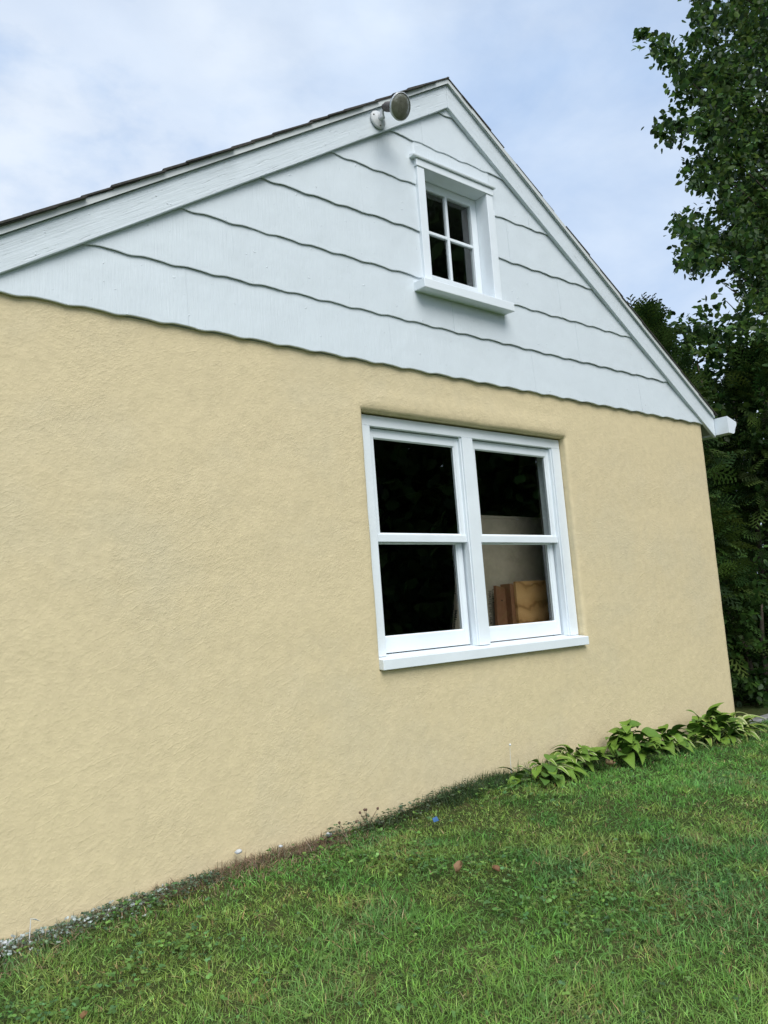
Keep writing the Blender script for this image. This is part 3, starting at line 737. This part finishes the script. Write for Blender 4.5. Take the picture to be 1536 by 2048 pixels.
# leafy shrub in front of the tree, over the arborvitae
def shrub(name, label, cx, cy, z0, z1, rx, ry, n_tw, pal, size, group=None, dens=13):
    o = thing(name, label, 'shrub' if z1 < 5.5 else 'tree', (cx, cy, float(gz(cx, cy))), group)
    st = MB()
    for k in range(5):
        a = k*1.256 + .4
        st.tube([(cx + .08*math.cos(a), cy + .08*math.sin(a), -.1), (cx + .25*rx*math.cos(a), cy + .25*ry*math.sin(a), z1*.45), (cx + .55*rx*math.cos(a), cy + .55*ry*math.sin(a), z1*.85)], [.045, .03, .008], 6)
    st.build('stem', M_bark, o, smooth=True)
    Ps, Ds = [], []
    for k in range(n_tw):
        v = rng.normal(0, 1, 3); v /= np.linalg.norm(v); r = rng.uniform(.55, 1.0) ** .6
        lump = 1 + .22*mn.noise(Vector((v[0]*2.2+cx, v[1]*2.2, v[2]*2.2)))
        b = np.array([cx + rx*r*v[0]*lump, cy + ry*r*v[1]*lump, (z0+z1)/2 + (z1-z0)/2*r*v[2]*lump])
        e2 = b + (v*.6 + rng.normal(0, .5, 3) + np.array([0, 0, .25]))*rng.uniform(.14, .34)
        p2, d2 = twig_leaves(b, e2, dens, size); Ps.append(p2); Ds.append(d2)
    P = np.concatenate(Ps); D = np.concatenate(Ds); n = len(P)
    link('crown', leaves_mesh('crown', P, D, rng.uniform(-1.2, 1.2, n), rng.uniform(size*.75, size*1.2, n), rng.uniform(.8, 1.1, n), pick(pal, n, .25)), M_leaf, o, kind='stuff')
    return o
shrub('leafy_shrub', 'broadleaf shrub with rounded leaves between the tall tree and the roof edge', 9.35, 1.35, 2.0, 4.55, .95, .9, 520, PAL_B, .09)
shrub('leafy_shrub', 'dark leafy shrub low in the shade beyond the arborvitae at the frame edge', 7.75, .62, -.1, 1.1, .8, .45, 300, PAL_B[:3], .07)

shrub('background_tree', 'tall dark background tree at the frame edge, deepest behind the arborvitae', 13.8, 3.3, -.9, 5.4, 2.2, 1.6, 1000, PAL_B[:4], .15, dens=14)
# arborvitae: flat drooping sprays of scale leaves
def spray_template():
    V, F_ = [], []
    def strip(p, d, ln, w, up=0.0):
        p = np.array(p, float); d = np.array(d, float); d /= np.linalg.norm(d); s = np.array([-d[1], d[0], 0])
        o = len(V); V.extend([p + s*w*.5, p - s*w*.5, p + d*ln*.55 - s*w*.6 + [0, 0, up*.4], p + d*ln*.55 + s*w*.6 + [0, 0, up*.4], p + d*ln + [0, 0, up]])
        F_.extend([(o, o+1, o+2), (o, o+2, o+3), (o+3, o+2, o+4)])
    strip((0, 0, 0), (1, 0, 0), 1.0, .035, -.12)
    for i in range(11):
        t = .08 + .085*i; sd = 1 if i % 2 else -1; ln = .52*(1 - t)**.7 + .06
        ang = R_(48); d = (math.cos(ang), sd*math.sin(ang), 0); z = -.12*t*t
        strip((t, 0, z), d, ln, .042, -.05)
        for j in range(3):
            q = .25 + .24*j; bp = (t + d[0]*ln*q, d[1]*ln*q, z - .05*q)
            a2 = ang + sd*0; e_ = 1 if j % 2 else -1
            dd = (math.cos(ang*.35), sd*math.sin(ang*.35), 0) if e_ > 0 else (math.cos(R_(85)), sd*math.sin(R_(85)), 0)
            strip(bp, dd, ln*.36*(1-q*.5), .036, -.02)
    return np.array(V), np.array(F_)
SV, SF = spray_template()
PAL_T = [(.022, .055, .012), (.034, .072, .014), (.050, .092, .018), (.016, .038, .010), (.068, .108, .022)]
def arborvitae(label, cx, cy, h, R, n, group, pal=PAL_T, zmin=.05):
    o = thing('arborvitae', label, 'tree', (cx, cy, float(gz(cx, cy))), group)
    MB().tube([(cx, cy, -.1), (cx+.02, cy, h*.5), (cx, cy+.02, h*.95)], [.09, .05, .01], 8).build('trunk', M_bark, o, smooth=True)
    z = h*rng.uniform(zmin/h, 1.0, n)**.9; a = rng.uniform(0, 2*math.pi, n)
    prof = np.minimum(1, .55 + z/h*2.2) * np.clip((1 - z/h), 0, 1)**.55 + .05
    clump = np.array([mn.noise(Vector((math.cos(q)*1.8 + cx, math.sin(q)*1.8 + cy, w*2.2))) for q, w in zip(a, z)])
    r = R*prof*(.80 + .35*clump)*np.sqrt(rng.uniform(.35, 1.0, n))
    P = np.stack([cx + r*np.cos(a), cy + r*np.sin(a), z], -1)
    top = (z/h > .85)
    D = np.stack([np.cos(a), np.sin(a), rng.uniform(-.75, .25, n) + np.where(top, 1.3, 0) + .3*(z/h)], -1) + rng.normal(0, .28, (n, 3))
    ok = ~((P[:, 2] > 1.9) & (P[:, 2] < 2.9) & (P[:, 0] < 6.62)) & (P[:, 0] > 6.25)
    P, D = P[ok], D[ok]; n = len(P); L_ = rng.uniform(.16, .34, n)
    d, s, nn = frames(D, rng.normal(0, .7, n))
    V = P[:, None, :] + L_[:, None, None]*(SV[None, :, 0:1]*d[:, None, :] + SV[None, :, 1:2]*s[:, None, :] + SV[None, :, 2:3]*nn[:, None, :])
    V[:, :, 0] = np.maximum(V[:, :, 0], np.where((V[:, :, 2] > 2.25) & (V[:, :, 1] < 5.4), 6.36, 6.05) + .01*rng.random(V.shape[:2]))
    k = len(SV); Fq = (SF[None] + (np.arange(n)*k)[:, None, None]).reshape(-1, 3)
    link('crown', np_mesh('crown', V.reshape(-1, 3), Fq, np.repeat(pick(pal, n, .22), k, 0)), M_thuja, o, kind='stuff')
GA = 'arborvitae screen behind the house corner'
arborvitae('arborvitae with drooping fans directly behind the stucco corner', 7.15, 1.15, 3.95, .92, 1500, GA)
arborvitae('arborvitae second in the row, its tip above the gutter', 8.05, 1.75, 4.35, .95, 1100, GA)
arborvitae('arborvitae at the frame edge behind the low leafy shrub', 8.9, .75, 3.7, .85, 1300, GA)
arborvitae('arborvitae farthest along the side of the house', 7.1, 3.1, 4.2, .95, 800, GA)
shrub('background_tree', 'dense dark tree filling the gaps behind the arborvitae row', 12.6, 5.2, -.6, 5.6, 2.8, 1.8, 1500, PAL_B[:4], .15, dens=13)
shrub('background_tree', 'dark background tree seen past the gutter beyond the arborvitae', 10.0, 3.4, -.8, 4.2, 1.5, 1.4, 1000, PAL_B[:4], .13, dens=13)

# the wood across the garden that the window panes mirror
n = 30000
a = rng.uniform(R_(288), R_(343), n); rad = rng.uniform(15, 19, n)
hh = 14.5 + 2.0*np.sin(a*9) + 1.4*np.sin(a*23+1); z = hh*rng.uniform(0, 1, n)**1.2
P = np.stack([3 + rad*np.cos(a), -1 + rad*np.sin(a), z], -1)
link('treeline', leaves_mesh('treeline', P, rng.normal(0, 1, (n, 3)), rng.uniform(-3, 3, n), rng.uniform(.32, .66, n), rng.uniform(.7, 1, n), pick(PAL_B, n, .3)*1.3), M_far, kind='stuff')

# ================================================================== LAWN
M_grass = mat_leaf('grass_blade', .45, .35, .35)
def patch(x, y, s, o): return np.array([mn.noise(Vector((a*s + o, b*s, o*1.3))) for a, b in zip(x, y)])
def wall_clear(x, y): return ~((x > XL-.02) & (x < XR+.02) & (y > -.012))
def blades(name, x, y, h, w, colr, lean=.45, droop=.35):
    n = len(x); z = gz(x, y) - .005; az = rng.uniform(0, 2*math.pi, n)
    ld = np.stack([np.cos(az), np.sin(az)], -1)*(np.abs(rng.normal(0, lean, n)))[:, None]
    fa = rng.uniform(0, math.pi, n); s = np.stack([np.cos(fa), np.sin(fa), 0*fa], -1)*(w*.5)[:, None]
    B = np.stack([x, y, z], -1)
    def pt(t):
        hor = ld*h[:, None]*t*(1 + droop*t); up_ = h*t*(1 - .35*t*np.minimum(1, np.linalg.norm(ld, axis=1)))
        return B + np.concatenate([hor, up_[:, None]], 1)
    m_ = pt(.5); t_ = pt(1.0)
    t_[:, 1] = np.where((x > XL) & (x < XR), np.minimum(t_[:, 1], -.006), t_[:, 1]); m_[:, 1] = np.where((x > XL) & (x < XR), np.minimum(m_[:, 1], -.008), m_[:, 1])
    V = np.stack([B + s, B - s, m_ - s*.8, m_ + s*.8, t_], 1).reshape(-1, 3)
    Fq = (np.array([[0, 1, 2], [0, 2, 3], [3, 2, 4]])[None] + (np.arange(n)*5)[:, None, None]).reshape(-1, 3)
    o = link(name, np_mesh(name, V, Fq, np.repeat(colr, 5, 0)), M_grass, kind='stuff'); return o
def seen(x, y, mx=160):
    d = np.stack([x, y + DIST, gz(x, y) - EYE], -1); zz = d @ np.array(CW); px = 768 + F_PX*(d @ np.array(CR))/zz; py = 1024 - F_PX*(d @ np.array(CU))/zz
    return (zz > .3) & (px > -mx) & (px < 1536+mx) & (py < 2048+mx*1.6), np.hypot(x, y + DIST)
n = 3400000
x = rng.uniform(-2.5, 12.5, n); y = rng.uniform(-5.6, 1.2, n)
ok, d = seen(x, y); ok2, _ = seen(x, y, 1300); ok2 |= d < 2.2
dens = np.clip((2.2/np.maximum(d, 1.4))**1.25, 0, 1)
keep = wall_clear(x, y) & (rng.random(n) < np.where(ok, dens*.62, np.where(ok2, dens*.30, .03))) & ~((x > 6.0) & (y > .25)) & (y < np.where(x > 6.05, .05, 1))
x, y, d, off = x[keep], y[keep], d[keep], ~ok[keep]; n = len(x)
pa = patch(x, y, .9, 3.0); pb = patch(x, y, 2.3, 8.0); pc = patch(x, y, 5.5, 15.0)
near_wall = np.clip(1 + y/.32, 0, 1) * ((x > .5) & (x < 6.1))
c = np.array([(.034, .080, .018)])*np.ones((n, 1))
lush = np.clip(.5 + 1.3*pa, 0, 1)[:, None]; c = c*(1-lush) + np.array([(.050, .112, .024)])*lush
blue = np.clip(-.2 + 1.5*pb, 0, .6)[:, None]; c = c*(1-blue) + np.array([(.040, .090, .034)])*blue
yel = np.clip(.1 + 1.9*pc - 1.2*pa, 0, .75)[:, None]*.7; c = c*(1-yel) + np.array([(.105, .135, .034)])*yel
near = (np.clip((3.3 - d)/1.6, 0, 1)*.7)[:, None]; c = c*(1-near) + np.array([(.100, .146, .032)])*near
straw = (rng.random(n) < np.clip(.03 + .22*np.clip(pc*1.2-.1, 0, 1) + .25*np.clip(pb*1.3-.25, 0, 1), 0, .5)); c[straw] = np.array([.11, .085, .042])*(.7 + .6*rng.random((straw.sum(), 1)))
dryx = np.interp(x, [.6, 1.0, 1.35, 1.5, 2.0, 2.2, 2.5, 3.1, 3.4], [.45, .35, .6, .9, .9, .35, .15, .1, .1])
dry = rng.random(n) < near_wall*dryx; c[dry] = np.array([.115, .085, .055])*(.55 + .7*rng.random((dry.sum(), 1)))
lit = np.where(rng.random((n, 1)) < .10, 1.6, 1.04)
c = np.clip(c*2.95*lit*(1 + rng.normal(0, .30, (n, 1)))*(1 + rng.normal(0, .07, (n, 3))), .004, .8)
pd = patch(x, y, 9.0, 44.0); h = rng.uniform(.016, .038, n)*(1 + .5*np.clip(pb, -.6, 1))*(1 + .6*np.clip(pd, -.7, 1)) * (1 - .35*near_wall)
w = rng.uniform(.0022, .0042, n)*np.clip(d/2.6, .9, 2.2)*np.where(off, 1.7, 1)
blades('grass', x, y, h, w, c, .8, .6)
# long dark clump of grass left of the first hosta, and tufts along the wall
def clump(name, x0, x1, y0, n, h0, h1, cols, lean=.5):
    x = rng.uniform(x0, x1, n); y = -rng.uniform(.012, y0, n)
    cc = pick(cols, n, .25)
    return blades(name, x, y, rng.uniform(h0, h1, n), rng.uniform(.0025, .005, n), cc, lean, .6)
clump('grass', 2.75, 3.30, .20, 1000, .03, .09, [(.045, .090, .034), (.060, .105, .036), (.035, .070, .028)], .8)
clump('grass', 2.25, 3.0, .12, 700, .025, .075, [(.045, .085, .036), (.06, .09, .04), (.08, .07, .045)], .6)
clump('grass', 3.4, 6.0, .30, 1800, .03, .09, [(.05, .105, .03), (.07, .12, .035)], .6)
clump('dry_grass', 1.25, 2.15, .12, 1500, .015, .065, [(.28, .20, .14), (.19, .125, .09), (.34, .27, .18), (.15, .15, .09)], 1.0)
clump('dry_grass', .55, 1.3, .10, 900, .015, .06, [(.30, .25, .18), (.19, .17, .12), (.22, .25, .19)], .9)

# clover and broad weeds: round leaflets in threes
def clover(name, x, y, s, colr, hgt, tilt=.3):
    n = len(x); Pl, Dl, Cl, Sl = [], [], [], []
    for k in range(3):
        a = rng.uniform(0, .4, n) + k*2.094 + x*50
        dirs = np.stack([np.cos(a), np.sin(a), rng.uniform(-.15, .25 + tilt, n)], -1)
        Pl.append(np.stack([x, y, gz(x, y) + hgt], -1)); Dl.append(dirs); Cl.append(colr*(1 + rng.normal(0, .12, (n, 1)))); Sl.append(s)
    P, D, C, S = map(np.concatenate, (Pl, Dl, Cl, Sl)); N_ = len(P)
    P[:, 1] = np.where((P[:, 0] > XL) & (P[:, 0] < XR), np.minimum(P[:, 1], -.03), P[:, 1])
    return link(name, leaves_mesh(name, P, D, rng.normal(0, tilt, N_), S, np.full(N_, 1.25), np.clip(C, .005, .9)), M_grass, kind='stuff')
n = 150000; x = rng.uniform(-1.0, 8, n); y = rng.uniform(-3.6, -.04, n); ok, d = seen(x, y, 700)
k = patch(x, y, 1.6, 21.0) + .5*patch(x, y, 4.2, 33.0); keep = ok & (rng.random(n) < np.clip(.06 + 1.1*(k-.10), 0.03, 1)*np.clip(2.4/d, .15, 1)); x, y = x[keep], y[keep]; n = len(x)
clover('clover_leaves', x, y, rng.uniform(.007, .016, n), pick([(.10, .22, .052), (.13, .25, .06), (.085, .185, .065), (.16, .265, .06)], n, .25), rng.uniform(.015, .04, n), .45)
# weeds by the wall, dusted with pale overspray at the left
x = rng.uniform(.55, 1.5, 800); y = -rng.beta(1.0, 2.8, 800)*.22 - .02
over = np.clip(1.1 - (x-.55)*1.25, .08, 1)*np.clip(1 + y/.26, 0, 1); pal = pick([(.12, .19, .11), (.15, .22, .14), (.09, .15, .08)], len(x), .2)
dust = (rng.random(len(x)) < over*.8)[:, None]*rng.uniform(.35, 1, (len(x), 1)); pal = pal*(1-dust) + np.array([(.60, .66, .68)])*dust
clover('weeds', x, y, rng.uniform(.005, .012, len(x)), pal, rng.uniform(.008, .032, len(x)), .9)
x = rng.uniform(2.05, 3.0, 330); y = -rng.beta(1.1, 2.8, 330)*.18 - .02
clover('weeds', x, y, rng.uniform(.007, .015, len(x)), pick([(.065, .12, .05), (.085, .14, .06), (.11, .15, .10)], len(x), .25), rng.uniform(.015, .06, len(x)))

# ================================================================== HOSTAS
M_hosta = Mat('hosta_leaf'); at_ = M_hosta.n('ShaderNodeAttribute'); at_.attribute_name = 'tint'; M_hosta.color(at_.outputs['Color']); M_hosta.rough(.5, .22)
wv = M_hosta.noise(1, 2, .5, mapping=((0, 0, 0), (8, 160, 8))); M_hosta.bump(wv, .4, .004); M_hosta = M_hosta.m
def hosta_leaf(green, edge, arch, wdt):
    V, F_, C = [], [], []; nl, nw = 10, 8
    for i in range(nl+1):
        t = i/nl; hw = wdt*(math.sin(math.pi*min(1, t**.75))**.8)*(1 if t < .98 else .1) + .006*(t < .05)
        z = .10*math.sin(t*2.4) - arch*t**2.2; xx = t - .12*arch*t*t
        for j in range(nw+1):
            s = j/nw*2-1
            V.append((xx, s*hw, z + .10*hw/ max(wdt, 1e-6)*abs(s)**1.4 * .6 + .012*math.sin(j*2.2 + i)*abs(s)))
            k = min(1, max(0, (abs(s) - .62)/.25)); C.append([g*(1-k) + e_*k for g, e_ in zip(green, edge)])
    for i in range(nl):
        for j in range(nw):
            o = i*(nw+1)+j; F_.append((o, o+1, o+nw+2, o+nw+1))
    me = np_mesh('leaf', V, F_, np.array(C)); me.materials.append(M_hosta); me.polygons.foreach_set('use_smooth', [True]*len(me.polygons)); return me
G1, G2, G3 = (.095, .185, .026), (.135, .235, .030), (.065, .140, .022); YE, WE = (.34, .38, .11), (.56, .58, .30)
LV = {'green': [hosta_leaf(G1, G1, .35, .36), hosta_leaf(G2, G2, .6, .33), hosta_leaf(G3, G3, .25, .38), hosta_leaf(G2, G1, .85, .34)],
      'pale': [hosta_leaf(G2, YE, .6, .20), hosta_leaf(G2, WE, .75, .17), hosta_leaf(G1, YE, .5, .22), hosta_leaf((.12, .17, .04), WE, .9, .18)]}
GH = 'hosta plants along the foot of the wall'
def hosta(label, cx, cy, kinds, n, size, elev=(10, 60), spread=.10, tall=.15):
    z = float(gz(cx, cy)); o = thing('hosta', label, 'plant', (cx, cy, z), GH)
    for k in range(n):
        a = R_(180 + 180*(k+.5)/n + random.uniform(-18, 18)) if k < n*.7 else random.uniform(0, 2*math.pi)
        s = size*random.uniform(.7, 1.15); el = R_(random.uniform(*elev)); kind = random.choice(kinds)
        lf = bpy.data.objects.new('leaf', random.choice(LV[kind])); col.objects.link(lf); lf.parent = o
        r = spread*random.uniform(.1, 1); st = tall*(1 - .75*r/spread)*random.uniform(.55, 1.15)
        px_, py_ = r*math.cos(a)*1.3, r*math.sin(a)*.8
        if math.sin(a) > 0 and cy + py_ + s*math.cos(el)*math.sin(a) > -.03: a = -a
        lf.location = (px_, py_, st + .01); lf.rotation_euler = (random.uniform(-.5, .5), -el, a); lf.scale = (s, s, s)
        if abs(lf.location.length) > 0.02:
            mbs = MB(); mbs.tube([(cx, cy, z-.01), (cx + px_*.7, cy + py_*.7, z + st*.7), (cx + px_, cy + py_, z + st + .01)], .0035, 5); mbs.build('leaf_stalk', M_hosta_st, o, smooth=True)
M_hosta_st = mat_simple('leaf_stalk', (.06, .10, .03), (.09, .14, .04), 20, .5)
hosta('wilted yellow-edged hosta nearest the lawn middle, flat on the ground', 3.46, -.22, ['pale', 'green', 'green'], 46, 0.100, (-12, 40), .20, .08)
hosta('hosta with pale folded leaves against the wall left of the broad green one', 3.78, -.17, ['pale', 'green'], 39, 0.104, (0, 55), .17, .11)
hosta('broad plain green hosta in the middle of the row', 4.24, -.22, ['green'], 57, 0.117, (0, 55), .20, .19)
hosta('low green hosta right of the broad middle one', 4.72, -.19, ['green', 'green', 'green', 'pale'], 46, 0.109, (0, 50), .19, .12)
hosta('tall hosta with two upright leaves near the house corner', 5.22, -.19, ['green', 'green', 'green', 'pale'], 54, 0.126, (5, 70), .18, .19)
hosta('small mixed hosta between the tall one and the striped one', 5.38, -.18, ['green', 'pale'], 39, 0.113, (0, 55), .16, .13)
hosta('bright cream-striped hosta at the house corner', 5.60, -.18, ['pale'], 52, 0.148, (-15, 45), .15, .14)

# ================================================================== SMALL THINGS ON THE LAWN
def gp_at(px, py):
    z = 0.0
    for _ in range(8): p = at_z(px, py, z); z = float(gz(p.x, p.y)) + .03
    return p
M_dead = mat_leaf('dead_leaf', .7, .2, .1)
def dead_leaf(label, px, py, L_, c, curl, rz):
    p = gp_at(px, py); V, F_ = [], []; nl, nw = 6, 4
    for i in range(nl+1):
        t = i/nl; hw = .36*math.sin(math.pi*(t*.94+.03))**.8
        for j in range(nw+1):
            s = j/nw*2-1; V.append(((t-.5)*L_, s*hw*L_, L_*(curl*(s*s) + .25*(t-.5)**2 + .04*math.sin(i*2+j))))
    for i in range(nl):
        for j in range(nw): o = i*(nw+1)+j; F_.append((o, o+1, o+nw+2, o+nw+1))
    V = np.array(V); me = np_mesh('fallen_leaf', V, F_, np.ones((len(V), 1))*np.array([c])); o = link('fallen_leaf', me, M_dead, smooth=True)
    so = o.modifiers.new('thickness', 'SOLIDIFY'); so.thickness = .0008
    o.location = p + Vector((0, 0, .012)); o.rotation_euler = (random.uniform(-.2, .4), random.uniform(-.3, .3), rz)
    return tag(o, label, 'leaf', 'fallen leaves on the grass')
dead_leaf('pale brown curled fallen leaf, the wider of two on the lawn', 919, 1747, .050, (.26, .16, .09), .5, .3)
dead_leaf('reddish brown fallen leaf, narrower one right of the pale curled leaf', 993, 1748, .042, (.22, .12, .065), .35, 1.4)
dead_leaf('tan dead leaf lying below the broad green hosta', 1218, 1534, .085, (.30, .20, .115), .3, .2)
dead_leaf('small dead leaf at the bottom edge of the lawn', 168, 2043, .030, (.22, .13, .06), .3, .9)
M_blue = mat_simple('blue_plastic', (.03, .09, .22), (.05, .13, .30), 40, .4)
p = gp_at(871, 1643); mb = MB(); mb.add([(p.x-.016, p.y-.006, p.z), (p.x+.014, p.y-.010, p.z+.003), (p.x+.018, p.y+.006, p.z+.016), (p.x-.010, p.y+.008, p.z+.012), (p.x-.016, p.y-.005, p.z+.003), (p.x+.013, p.y-.008, p.z+.007), (p.x+.016, p.y+.007, p.z+.020), (p.x-.010, p.y+.010, p.z+.015)],
        [(0,1,2,3),(7,6,5,4),(0,4,5,1),(1,5,6,2),(2,6,7,3),(3,7,4,0)])
tag(mb.build('plastic_scrap', M_blue), 'small scrap of blue plastic in the grass below the window', 'scrap')
M_chip = mat_simple('paint_chip', (.34, .36, .36), (.72, .74, .76), 45, .6, .003)
def chip(label, px, py, s, name='pebble'):
    P_ = at(px, py, -.03); z = float(gz(P_.x, -.03)); bm_ = bmesh.new(); bmesh.ops.create_icosphere(bm_, subdivisions=2, radius=1)
    me = bpy.data.meshes.new(name)
    for v in bm_.verts: v.co = v.co*(1 + .35*mn.noise(v.co*1.7 + Vector((px, 0, 0)))); v.co = Vector((v.co.x*s*1.2, v.co.y*s*.7, v.co.z*s*.7))
    bm_.to_mesh(me); bm_.free(); o = link(name, me, M_chip, smooth=True); o.location = (P_.x, -.035, max(z + s*.5, P_.z)); return tag(o, label, 'stone', 'paint splashed stones at the wall foot')
chip('white paint-splashed stone at the wall foot in the brown dry grass', 476, 1703, .014)
chip('grey-white stone at the wall foot right of the brown dry grass', 657, 1668, .015)
chip('small pale stone at the wall foot between the white and grey ones', 560, 1692, .009)
chip('white splash-covered stone at the lower left edge of the wall', 14, 1886, .018)
# dry stalks
M_stalk = mat_simple('dry_stalk', (.10, .06, .045), (.16, .10, .07), 30, .8)
def stalk(label, px, py, h, n, mat, fork=True, heads=True):
    p = at(px, py, -.045); z = float(gz(p.x, -.045)); o = thing('dry_weed', label, 'weed', (p.x, -.045, z))
    for k in range(n):
        dx = random.uniform(-.06, .06)*(1 if n > 1 else .3); hh = h*random.uniform(.7, 1.1)
        pts = [(p.x, -.045, z-.01), (p.x+dx*.4, -.05, z+hh*.5), (p.x+dx, -.055, z+hh)]
        st = MB().tube(pts, [.0022, .0016, .0010], 5); st.build('stem', mat, o)
        if heads:
            hd = MB(); hd.lathe([(.001, 0), (.006, .004), (.007, .009), (.003, .014), (.0005, .016)], 6, Mdir(Vector(pts[2]), Vector((dx*8, -.2, .6)).normalized())); hd.build('seed_head', mat, o)
stalk('dry brown seeding weed against the wall left of the grass mound', 735, 1640, .10, 4, M_stalk)
stalk('short dry brown weed near the grey-white stone', 690, 1658, .06, 2, M_stalk)
M_wst = mat_simple('painted_stem', (.62, .64, .64), (.75, .77, .77), 30, .6)
p = at(58, 1882, -.06); z = float(gz(p.x, -.06)); o = thing('painted_weed', 'single white paint-coated weed stem with bent leaf at lower left', 'weed', (p.x, -.06, z))
MB().tube([(p.x, -.06, z), (p.x+.004, -.06, z+.05), (p.x+.006, -.062, z+.085)], [.002, .0018, .0015], 5).build('stem', M_wst, o)
mb = MB(); mb.add([(p.x+.005, -.064, z+.085), (p.x+.020, -.075, z+.083), (p.x+.036, -.072, z+.070), (p.x+.022, -.060, z+.078), (p.x+.005, -.064, z+.0865), (p.x+.020, -.075, z+.0845), (p.x+.036, -.072, z+.0712), (p.x+.022, -.060, z+.0795)], [(0,1,2,3),(7,6,5,4),(0,4,5,1),(1,5,6,2),(2,6,7,3),(3,7,4,0)]); mb.build('bent_leaf', M_wst, o)
stalk('thin pale dead flower stalk standing behind the yellow-edged hosta', 1022, 1545, .16, 1, M_wst)
# stone edging just past the house corner
M_stone = mat_simple('edging_stone', (.16, .16, .15), (.27, .27, .26), 14, .85, .004)
e0 = at_z(1486, 1451, .02); mb = MB()
ed = thing('stone_edging', 'low grey stone edging on the ground just right of the house corner', 'edging', (e0.x+.4, .05, 0))
for k in range(4):
    x0 = 6.10 + k*.42; MB().box((x0, .02 + .004*k, -.08), (x0+.40, .11, .006 + .004*(k % 2))).build('edging_block', M_stone, ed, bevel=.008)
